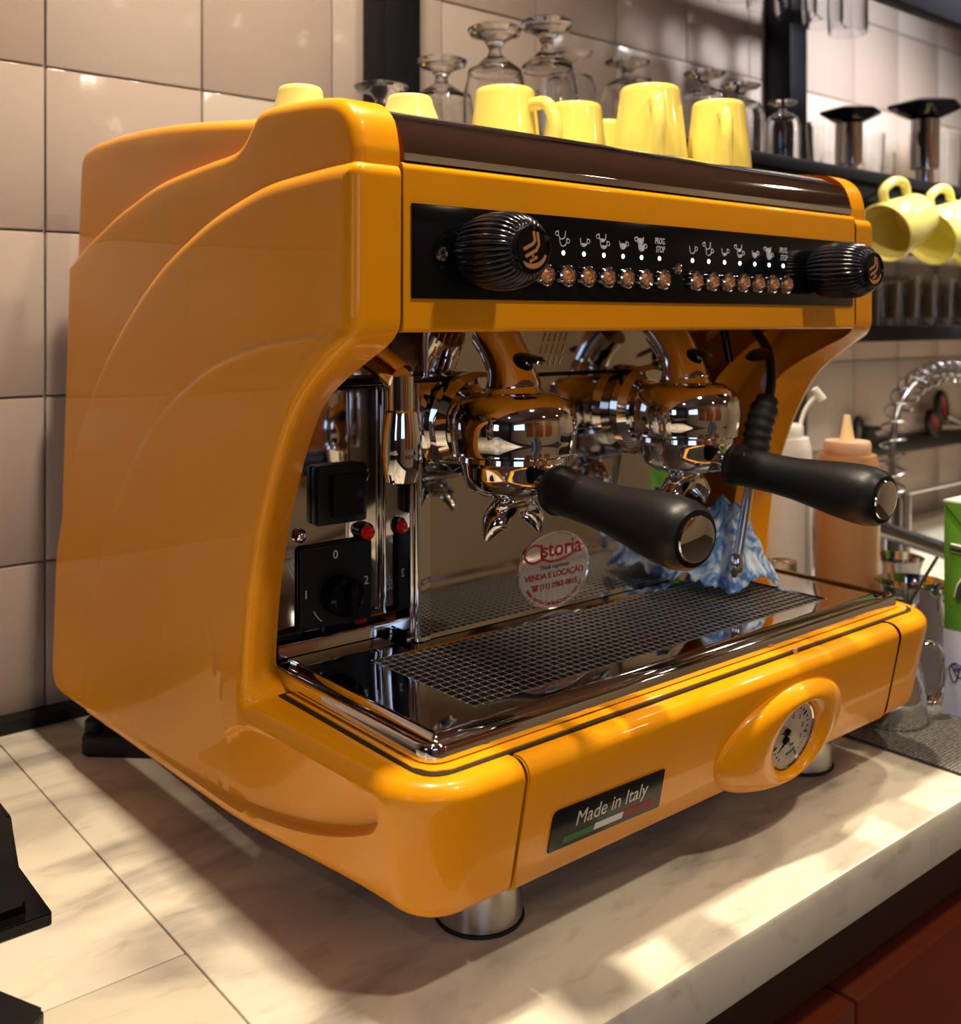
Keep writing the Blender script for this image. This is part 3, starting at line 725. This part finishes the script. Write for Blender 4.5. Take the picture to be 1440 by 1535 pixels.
# ------------------------------------------------------------------ things
def lathe_mesh(name, prof, m, seg=40): return lath(name, prof, m, None, seg)
def mug_profile(r0, r1, h, t=.0035, rb=.008):      # r0 base, r1 rim; base at z=0
    P = [(0, .002), (r0 - .010, .002), (r0 - .007, 0)]
    for k in range(6):
        a = PI / 2 * k / 5; P.append((r0 - rb * .5 + rb * .5 * math.sin(a), rb * (1 - math.cos(a))))
    P += [(r0 + (r1 - r0) * .5, h * .5), (r1, h - .002), (r1 - t * .3, h), (r1 - t * .8, h), (r1 - t, h - .002), (r0 + (r1 - r0) * .5 - t, h * .5), (r0 - t - .002, .010), (r0 - .015, .006), (0, .006)]
    return P
def make_mug(m, label, group, r0=.030, r1=.039, h=.095, hw=.026):
    t = thing('mug', label, 'mug', (0, 0, 0), group)
    lath('cup_body', mug_profile(r0, r1, h), m, t, 48)
    pts = catmull([(r0 + .003, 0, h * .20), (r0 + hw * .8, 0, h * .22), (r0 + hw * 1.15, 0, h * .42), (r0 + hw * 1.15, 0, h * .62), (r1 + hw * .55, 0, h * .80), (r1 - .002, 0, h * .82)], 5)
    bm = bmesh.new(); tube(bm, pts, .0068, 12); bmesh.ops.recalc_face_normals(bm, faces=bm.faces); finish('handle', bm, m, t, 60)
    return t
def dup(src, label, group=None, cat=None):
    r = src.copy(); COL.objects.link(r); r['label'] = label
    if group: r['group'] = group
    for ch in list(src.children):
        c = ch.copy(); COL.objects.link(c); c.parent = r
    return r
ZT = .5942
mug0 = None
G = 'yellow mugs upside down on top of the machine'
for x, y, rz, s, lb in ((.354, .332, -78, 1.12, 'upside-down yellow mug nearest the black post, handle to the right'),
                        (.462, .332, 60, 1.09, 'upside-down yellow mug second from the left on the machine, partly hidden by the first'),
                        (.552, .367, 60, 1.04, 'upside-down yellow mug peeking out between the two middle mugs'),
                        (.472, .224, -131, 1.12, 'tall upside-down yellow mug with its handle toward the camera'),
                        (.546, .188, -134, .99, 'upside-down yellow mug at the right end of the machine top')):
    lb2 = lb
    if mug0 is None: mug0 = make_mug('mug', lb2, G); o = mug0
    else: o = dup(mug0, lb2)
    o.rotation_euler = (PI, 0, math.radians(rz)); o.scale = (s, s, s); o.location = (x, y, ZT + .095 * s)
G2 = 'small pale espresso cups upside down on the machine'
c0 = thing('espresso_cup', 'pale yellow espresso cup base peeking over the left shoulder of the machine', 'cup', (0, 0, 0), G2)
lath('cup_body', mug_profile(.020, .031, .052), 'mugpale', c0, 40)
c0.rotation_euler = (PI, 0, 0); c0.location = (.070, .285, ZT + .052)
c1 = dup(c0, 'pale yellow espresso cup behind the left end of the chrome rail'); c1.location = (.118, .185, ZT + .0415)
c0.location = (.052, .255, ZT + .052); c1.scale = (1, 1, .8)

# hanging mugs from hooks under the shelf
hk = None
mh0 = None
G3 = 'pale yellow mugs hanging under the shelf'
for i, (x, lb) in enumerate(((.895, 'hanging pale yellow mug right beside the machine shoulder'), (1.000, 'hanging pale yellow mug, middle of the three under the shelf'), (1.100, 'hanging pale yellow mug cut by the right edge of the picture'))):
    if mh0 is None: mh0 = make_mug('mugpale', lb, G3, r0=.034, r1=.043, h=.085, hw=.024); o = mh0
    else: o = dup(mh0, lb)
    hookz = SH - .018
    # handle at local +x points up; mouth (local +z) toward the camera side
    o.matrix_world = Matrix.Translation((x, .40, .600)) @ Matrix.Rotation(math.radians(-14), 4, 'Y') @ Matrix(((0, 0, -.25, 0), (0, 1, -.968, 0), (1, 0, 0, 0), (0, 0, 0, 1)))
def set_basis(o, loc, zdir, xdir, s=1):
    z = Vector(zdir).normalized(); x = Vector(xdir); x = (x - z * x.dot(z)).normalized(); y = z.cross(x)
    o.matrix_world = Matrix.Translation(loc) @ Matrix((x, y, z)).transposed().to_4x4() @ Matrix.Scale(s, 4)
hooks = []
for o, x in zip([q for q in COL.objects if q.get('group') == G3], (1.072, 1.213, 1.328)):
    set_basis(o, (x + .080, .270, .609), (-.93, .10, -.36), (-.36, 0, 1), 1.08)
    h = tubeo('hook', catmull([(x + .02, .355, SH - .040), (x + .02, .330, SH - .052), (x + .02, .300, SH - .040), (x + .02, .290, SH - .028)], 5), .002, 'frame', sf, 8)

# glasses
def goblet_mesh(r=.034, hb=.100, stem=.008, foot=.030):
    P = [(r, 0), (r + .001, .012), (r + .001, hb * .75), (r * .86, hb * .93), (r * .45, hb), (.008, hb + .004), (.0065, hb + stem), (.012, hb + stem + .006), (foot * .9, hb + stem + .010), (foot, hb + stem + .014), (foot * .85, hb + stem + .016), (0, hb + stem + .015)]
    P = P[::-1]
    P += [(r - .0018, 0), (r - .0014, hb * .74), (r * .80, hb * .90), (r * .40, hb - .005), (0, hb - .006)]
    bm = bmesh.new(); lathe(bm, P, 36); return bm
g0 = finish('goblet', goblet_mesh(), 'glass')
G4 = 'upside-down goblets on the shelf behind the machine'
gl = [(.425, .540, .592, 1.55, 'upside-down glass goblet right beside the left black post'), (.440, .450, .592, 1.75, 'upside-down glass goblet behind the gap left of the first mug'),
      (.520, .440, .592, 1.92, 'tallest upside-down glass goblet above the first yellow mug'), (.690, .570, SH, 1.30, 'upside-down goblet half hidden behind the tallest one'),
      (.761, .520, SH, 1.20, 'upside-down goblet above the gap between second and fourth mug'), (.842, .440, SH, 1.04, 'upside-down goblet behind the tall mug with facing handle'),
      (.945, .450, SH, 1.03, 'upside-down goblet behind the right-end mug'), (.969, .390, SH, .76, 'low upside-down goblet in front of the right black post'),
      (.720, .470, SH, .85, 'short upside-down goblet behind the second mug'), (.830, .560, SH, .95, 'goblet at the back between two front goblets'),
      (.340, .555, .592, 1.20, 'smaller goblet standing deepest beside the black post'), (.546, .535, .592, 1.35, 'goblet on the machine top to the right of the tallest one')]
for i, (x, y, zb, s, lb) in enumerate(gl):
    o = g0 if i == 0 else g0.copy()
    if i: COL.objects.link(o)
    tag(o, lb, 'glass', G4); o.location = (x, y, zb + (.0003 if zb == SH else .0022)); hs = min(s, 1.15); o.scale = (hs, hs, s)
def tumbler(r, h):
    bm = bmesh.new(); lathe(bm, [(0, .001), (r * .8, 0), (r * .84, .004), (r, h), (r - .0018, h), (r * .80, .010), (0, .009)], 32); return bm
t0 = finish('tumbler', tumbler(.033, .095), 'glass'); G5 = 'tumblers on the shelf at the right'
for i, (x, y, s, lb) in enumerate(((1.33, .46, 1, 'clear tumbler between the two black-lidded canisters, front one'), (1.40, .56, 1.05, 'clear tumbler at the back between the canisters'), (1.55, .56, 1, 'clear tumbler behind the right canister'), (1.54, .42, 1.15, 'clear tumbler at the far right end of the shelf'), (1.13, .42, .9, 'small tumbler beside the left canister'))):
    o = t0 if i == 0 else t0.copy()
    if i: COL.objects.link(o)
    tag(o, lb, 'glass', G5); o.location = (x, y, SH + .0003); o.scale = (s, s, s)
# lower shelf of small glasses
s0 = finish('shot_glass', tumbler(.026, .060), 'glass'); G6 = 'small glasses crowded on the lower shelf'; n = 0
for ix in range(15):
    for iy in range(3):
        o = s0 if n == 0 else s0.copy()
        if n: COL.objects.link(o)
        n += 1; tag(o, 'small clear glass, number %d from the left in the %s row of the lower shelf' % (ix + 1, ('front', 'middle', 'back')[iy]), 'glass', G6)
        o.location = (.95 + ix * .062 + iy * .02, .385 + iy * .068, .4363); o.scale = (1, 1, random.uniform(1.2, 1.5))
# stemware hanging from the upper shelf
w0 = finish('wine_glass', goblet_mesh(.033, .085, .050, .032), 'glass'); G7 = 'wine glasses hanging from the upper shelf'
for i, x in enumerate((.95, 1.03, 1.11, 1.19, 1.27)):
    o = w0 if i == 0 else w0.copy()
    if i: COL.objects.link(o)
    tag(o, ('first', 'second', 'third', 'fourth', 'last')[i] + ' from the left of the wine glasses hanging at the top edge', 'glass', G7); o.location = (x, .46, 1.105 - .1514)
# black-lidded chrome canisters
def canister(x, y, s, lb):
    c = thing('canister', lb, 'canister', (x, y, SH + .0003), 'chrome canisters with black lids')
    lath('body', [(0, 0), (.014, 0), (.014, .028), (.022, .030), (.0225, .105), (0, .105)], 'chrome', c, 36)
    bm = bmesh.new(); rg = [[bm.verts.new((r * math.cos(2 * PI * k / 6 + .3), r * math.sin(2 * PI * k / 6 + .3), z)) for k in range(6)] for r, z in ((.020, .106), (.046, .118), (.058, .124), (.058, .128), (.030, .136))]
    for a, b in zip(rg, rg[1:]): bridge(bm, a, b)
    bm.faces.new(rg[0]); bm.faces.new(rg[-1][::-1]); bmesh.ops.recalc_face_normals(bm, faces=bm.faces)
    bmesh.ops.bevel(bm, geom=list(bm.edges), offset=.0015, segments=2, affect='EDGES')
    finish('flared_lid', bm, 'blackgloss', c); c.scale = (s, s, s)
canister(1.227, .430, .92, 'shorter chrome canister with a flared black lid on the shelf')
canister(1.426, .400, 1.17, 'taller chrome canister with a flared black lid at the right of the shelf')

# blue cloth heap on the tray
bm = bmesh.new(); nx, ny = 70, 60
from mathutils import noise
cl = [[None] * ny for _ in range(nx)]
for i in range(nx):
    for j in range(ny):
        u, v = i / (nx - 1) * 2 - 1, j / (ny - 1) * 2 - 1; r = math.hypot(u, v)
        p = Vector((.500 + u * .054 + .008 * noise.noise(Vector((u * 3, v * 3, 5))), .148 + v * .052 + .008 * noise.noise(Vector((u * 3, v * 3, 9))), 0))
        h = max(0, 1 - r * .95) ** .9 * .080 * (1 + .3 * u)
        rd = abs(noise.noise(Vector((u * 2.6 + 3, v * 2.6, 1)))) * .036 + abs(noise.noise(Vector((u * 6, v * 6, 2)))) * .014
        p.z = .1675 + max(0, (h + rd * (1.1 - min(1, r)) + .004 * max(0, noise.noise(Vector((u * 8, v * 8, 3))))))
        cl[i][j] = bm.verts.new(p)
for i in range(nx - 1):
    for j in range(ny - 1):
        u, v = i / (nx - 1) * 2 - 1, j / (ny - 1) * 2 - 1
        if math.hypot(u, v) < 1.02 + .25 * noise.noise(Vector((math.atan2(v, u) * 1.5, 0, 0))): bm.faces.new((cl[i][j], cl[i + 1][j], cl[i + 1][j + 1], cl[i][j + 1]))
bmesh.ops.delete(bm, geom=[v for v in bm.verts if not v.link_faces], context='VERTS')
c = finish('cleaning_cloth', bm, 'cloth', smooth=80); tag(c, 'crumpled blue and white cleaning cloth on the right end of the drip tray', 'cloth')
md = c.modifiers.new('thick', 'SOLIDIFY'); md.thickness = .0012; md.offset = 1

# squeeze bottles
def bottle(x, y, lb, mb, mcap, mn, h, r, bent=False):
    b = thing('squeeze_bottle', lb, 'bottle', (x, y, 0.0003), 'squeeze bottles behind the right end of the machine')
    lath('bottle_body', [(0, .002), (r * .8, 0), (r * .95, .004), (r, .014), (r, h * .93), (r * .96, h * .965), (r * .90, h), (0, h)], mb, b, 40)
    cap = lath('cap', [(0, h), (r * .72, h), (r * .74, h + .002), (r * .74, h + .014), (r * .70, h + .017), (0, h + .017)], mcap, b, 40)
    if bent:
        tubeo('bent_straw', catmull([(0.020, -.016, h + .012), (.026, -.020, h + .035), (.034, -.027, h + .050), (.040, -.032, h + .058)], 5), .0028, mn, b, 8)
        lath('straw_tip', [(0, 0), (.006, 0), (.0045, .018), (0, .018)], mn, b, 12, (.042, -.036, h + .050), (-.6, .4, 1))
    lath('nozzle', [(0, h + .015), (.0095, h + .015), (.0075, h + .028), (.0038, h + .050), (0, h + .050)], mn, b, 20)
bottle(.788, .271, 'white squeeze bottle with a bent straw spout behind the machine', 'whitebottle', 'whitebottle', 'whitebottle', .289, .040, True)
bottle(.807, .185, 'caramel-coloured squeeze bottle with cream cap right of the white one', 'caramel', 'cream', 'nozzle', .273, .0395)
o = finish('small_tumbler', tumbler(.022, .035), 'glass'); tag(o, 'small upturned glass just behind the right rear corner of the drip tray', 'glass'); o.location = (.640, .190, .165)
o.location = (.669, .189, .1560); o.rotation_euler = (PI, 0, 0); o.scale = (1, 1, 4.2)

# steel milk jugs
def jug(x, y, r, h, lb, rz=0):
    j = thing('milk_jug', lb, 'jug', (x, y, .0035), 'steel milk jugs right of the machine')
    lath('jug_body', [(0, .001), (r * .95, 0), (r * 1.02, .005), (r * 1.0, h * .35), (r * .80, h * .72), (r * .80, h * .88), (r * .90, h), (r * .87, h), (r * .77, h * .87), (r * .77, h * .70), (r * .96, h * .33), (r * .95, .006), (0, .004)], 'chrome', j, 48)
    pts = catmull([(r * .76, 0, h * .82), (r * 1.25, 0, h * .86), (r * 1.55, 0, h * .70), (r * 1.55, 0, h * .38), (r * 1.30, 0, h * .20), (r * .97, 0, h * .20)], 6)
    bm = bmesh.new(); tube(bm, pts, .0035, 10); bmesh.ops.recalc_face_normals(bm, faces=bm.faces)
    for v in bm.verts: v.co.y *= 2.0
    finish('handle', bm, 'chrome', j, 60); j.rotation_euler = (0, 0, rz)
jug(.950, .200, .045, .115, 'milk jug at the back with its rim seen just above the other jug', .3)
jug(.800, .096, .048, .125, 'large steel milk jug with its handle toward the green carton', -1.1)
jug(.678, .055, .037, .098, 'short steel jug half hidden behind the right end of the machine base', -.65)

# carton
ca = thing('milk_carton', 'green milk carton with white-outlined lettering at the right edge of the picture', 'carton', (0, 0, 0))
cx0, cx1, cy0, cy1 = .742, .815, -.046, .027
boxo('carton_body', cx0, cx1, cy0, cy1, .0037, .2405, 'cardgreen', ca, bev=.001)
boxo('lower_print', cx0 - .0004, cx1 + .0004, cy0 - .0004, cy1 + .0004, .0038, .098, 'cardlilac', ca)
boxo('top_fold', cx0 - .0005, cx1, cy0, cy1 + .0005, .2407, .2430, 'cardwhite', ca)
prism('folded_flap', [(cy0 + .002, .2395), (cy0 + .034, .2040), (cy0 + .039, .2040), (cy1 - .002, .2395)], {}, cx0 - .0022, cx0 - .0002, 'cardgreen', ca, 'X')
lp = [(p.x, p.y) for p in catmull([(cy1 - .008, .1905, 0), (cy1 - .026, .1895, 0), (cy1 - .044, .1880, 0), (cy1 - .034, .170, 0), (cy1 - .020, .1500, 0), (cy1 - .016, .135, 0)], 5)]
for nm, w0, mm, dx in (('letter_outline', .0068, 'cardwhite', .0042), ('letter_fill', .0046, 'carddark', .0012)):
    tubeo(nm, [(cx0 + dx, y, z) for y, z in lp], w0, mm, ca, 8)
bm = bmesh.new(); rr = random.Random(8)
for k in range(16):
    px, pz = cy0 + rr.uniform(.010, .064), rr.uniform(.014, .090); ra, rb = rr.uniform(.004, .010), rr.uniform(.004, .010)
    tube(bm, [(cx0 - .0005, px + ra * math.cos(a) * (1 + .25 * math.sin(3 * a)), pz + rb * math.sin(a)) for a in [2 * PI * j / 16 for j in range(16)]], .0007, 5, True)
finish('doodle_print', bm, 'ink', ca, kind='stuff')

# bar mat
bm = bmesh.new(); box(bm, .602, 1.30, -.075, .40, .0003, .0035, .001); mt = finish('bar_mat', bm, 'mat'); tag(mt, 'grey textured bar mat under the milk jugs and carton', 'mat')

# rack of pipes behind the jugs
rk = thing('pipe_rack', 'steel tube rack behind the milk jugs', 'rack', (0, 0, 0))
tubeo('rack_post', [(1.113, .310, .0037), (1.113, .310, .121)], .009, 'steel', rk, 14)
tubeo('rack_post', [(1.065, .120, .0037), (1.065, .120, .100)], .009, 'steel', rk, 14)
tubeo('rack_post', [(1.190, .310, .0037), (1.190, .310, .165)], .008, 'steel', rk, 14)
tubeo('rack_rail', [(1.113, .335, .123), (1.064, .100, .099)], .0125, 'steel', rk, 14)
tubeo('rack_wire', [(1.185, .310, .166), (1.75, .310, .166)], .0030, 'steel', rk, 8)

# spring hose tap
tp = thing('spring_tap', 'spring-coiled tap hose arching in front of the tiles at the right', 'tap', (0, 0, 0))
arc = catmull([(1.3865, .300, .001), (1.3865, .300, .12), (1.3865, .300, .22), (1.415, .300, .290), (1.480, .300, .330), (1.58, .300, .345), (1.68, .300, .335)], 12)
arc = [Vector(((p.x + .401) * .8645 - .401, .3075, .443 + (p.z - .443) * .8645)) for p in arc]
arc[0].z = .001
tubeo('hose', arc, .0052, 'hosesteel', tp, 12)
tubeo('base_sleeve', arc[:13], .0140, 'darksteel', tp, 16)
bm = bmesh.new(); pts = []; L = 0; tot = sum((b - a).length for a, b in zip(arc[12:], arc[13:]))
for i in range(12, len(arc) - 1):
    a, b = arc[i], arc[i + 1]; d = (b - a); t = d.normalized(); n1 = Vector((0, 1, 0)); n2 = t.cross(n1)
    for k in range(10):
        s = L + d.length * k / 10; ph = s / .027 * 2 * PI; pts.append(a + d * k / 10 + (n1 * math.cos(ph) + n2 * math.sin(ph)) * .0185)
    L += d.length
tube(bm, pts, .0018, 6); finish('coil_spring', bm, 'hosesteel', tp, 60)

# magnetic strip with scissors and clip
ms = boxo('magnetic_strip', 1.615, 2.24, .647, .6645, .148, .183, 'black', bev=.003); tag(ms, 'black magnetic holder strip fixed across the lower tiles', 'holder')
scs = thing('scissors', 'scissors with black and red handles stuck to the magnetic strip', 'scissors', (0, 0, 0))
def loop(cx, cz, a, b, ang, r, m, nm):
    P = []
    for k in range(24):
        t = 2 * PI * k / 24; x, z = a * math.cos(t), b * math.sin(t); P.append((cx + x * math.cos(ang) - z * math.sin(ang), .635, cz + x * math.sin(ang) + z * math.cos(ang)))
    tubeo(nm, P, r, m, scs, 10, True)
loop(1.965, .246, .020, .032, .25, .0080, 'black', 'handle_loop'); loop(1.925, .208, .020, .030, .75, .0080, 'black', 'handle_loop')
loop(1.965, .246, .0125, .0235, .25, .0050, 'redplastic', 'loop_lining'); loop(1.925, .208, .0125, .0210, .75, .0050, 'redplastic', 'loop_lining')
tubeo('blade', [(1.985, .640, .225), (2.18, .640, .165)], [.010, .003], 'steel', scs, 8); tubeo('blade', [(1.955, .636, .200), (2.18, .636, .180)], [.010, .003], 'steel', scs, 8)
cp_ = thing('clip', 'small black spring clip at the left end of the magnetic strip', 'clip', (0, 0, 0))
bm = bmesh.new(); tube(bm, [(1.615 + .018 * math.cos(a), .640, .210 + .030 * math.sin(a)) for a in [2 * PI * k / 16 for k in range(16)]], .0045, 8, True); finish('wire_loop', bm, 'black', cp_)
prism('clip_jaw', [(1.630, .184), (1.640, .222), (1.705, .216), (1.705, .208), (1.668, .205), (1.690, .184)], {}, .634, .6440, 'black', cp_, 'Y', bev=.001)

# black objects at the left
gb = thing('knock_box', 'glossy black plastic box with a flared base at the left edge', 'box', (0, 0, 0))
prism('box_body', [(-.40, .008), (-.172, .008), (-.1835, .085), (-.40, .092)], {2: .004}, .262, .42, 'blackgloss', gb, 'Y', bev=.002)
prism('box_base', [(-.42, .0002), (-.158, .0002), (-.158, .009), (-.42, .009)], {}, .250, .44, 'blackgloss', gb, 'Y', bev=.001)
bt = prism('black_tray', [(-.44, .10), (-.235, .10), (-.1960, .140), (-.2150, .187), (-.44, .29)], {2: .006}, .0002, .010, 'black', None, 'Z', bev=.002); tag(bt, 'flat black tray corner at the bottom left of the picture', 'tray')
# rear rubber bar under the machine's left back
rb_ = thing('rubber_bar', 'black bar lying on the worktop under the back left of the machine', 'bar', (0, 0, 0))
prism('bar_body', [(-.043, .535), (.14, .36), (.17, .39), (-.012, .565)], {0: .008, 3: .008}, .0003, .020, 'rubber', rb_, 'Z', bev=.002)
lath('bar_knob', [(0, .020), (.009, .020), (.009, .030), (.006, .033), (0, .033)], 'rubber', rb_, 16, (-.025, .545, 0))
cb = tubeo('cable', catmull([(.720, -.020, .095), (.700, .020, .115), (.80, .10, .165)], 6), .0018, 'black', None, 8)
bpy.data.objects.remove(cb)
th = tubeo('thermometer_rod', [(.6580, .0500, .0950), (.7370, .0320, .1780)], .0018, 'black', None, 8)
tag(th, 'thin black rod leaning out of the short jug toward the green carton', 'rod')
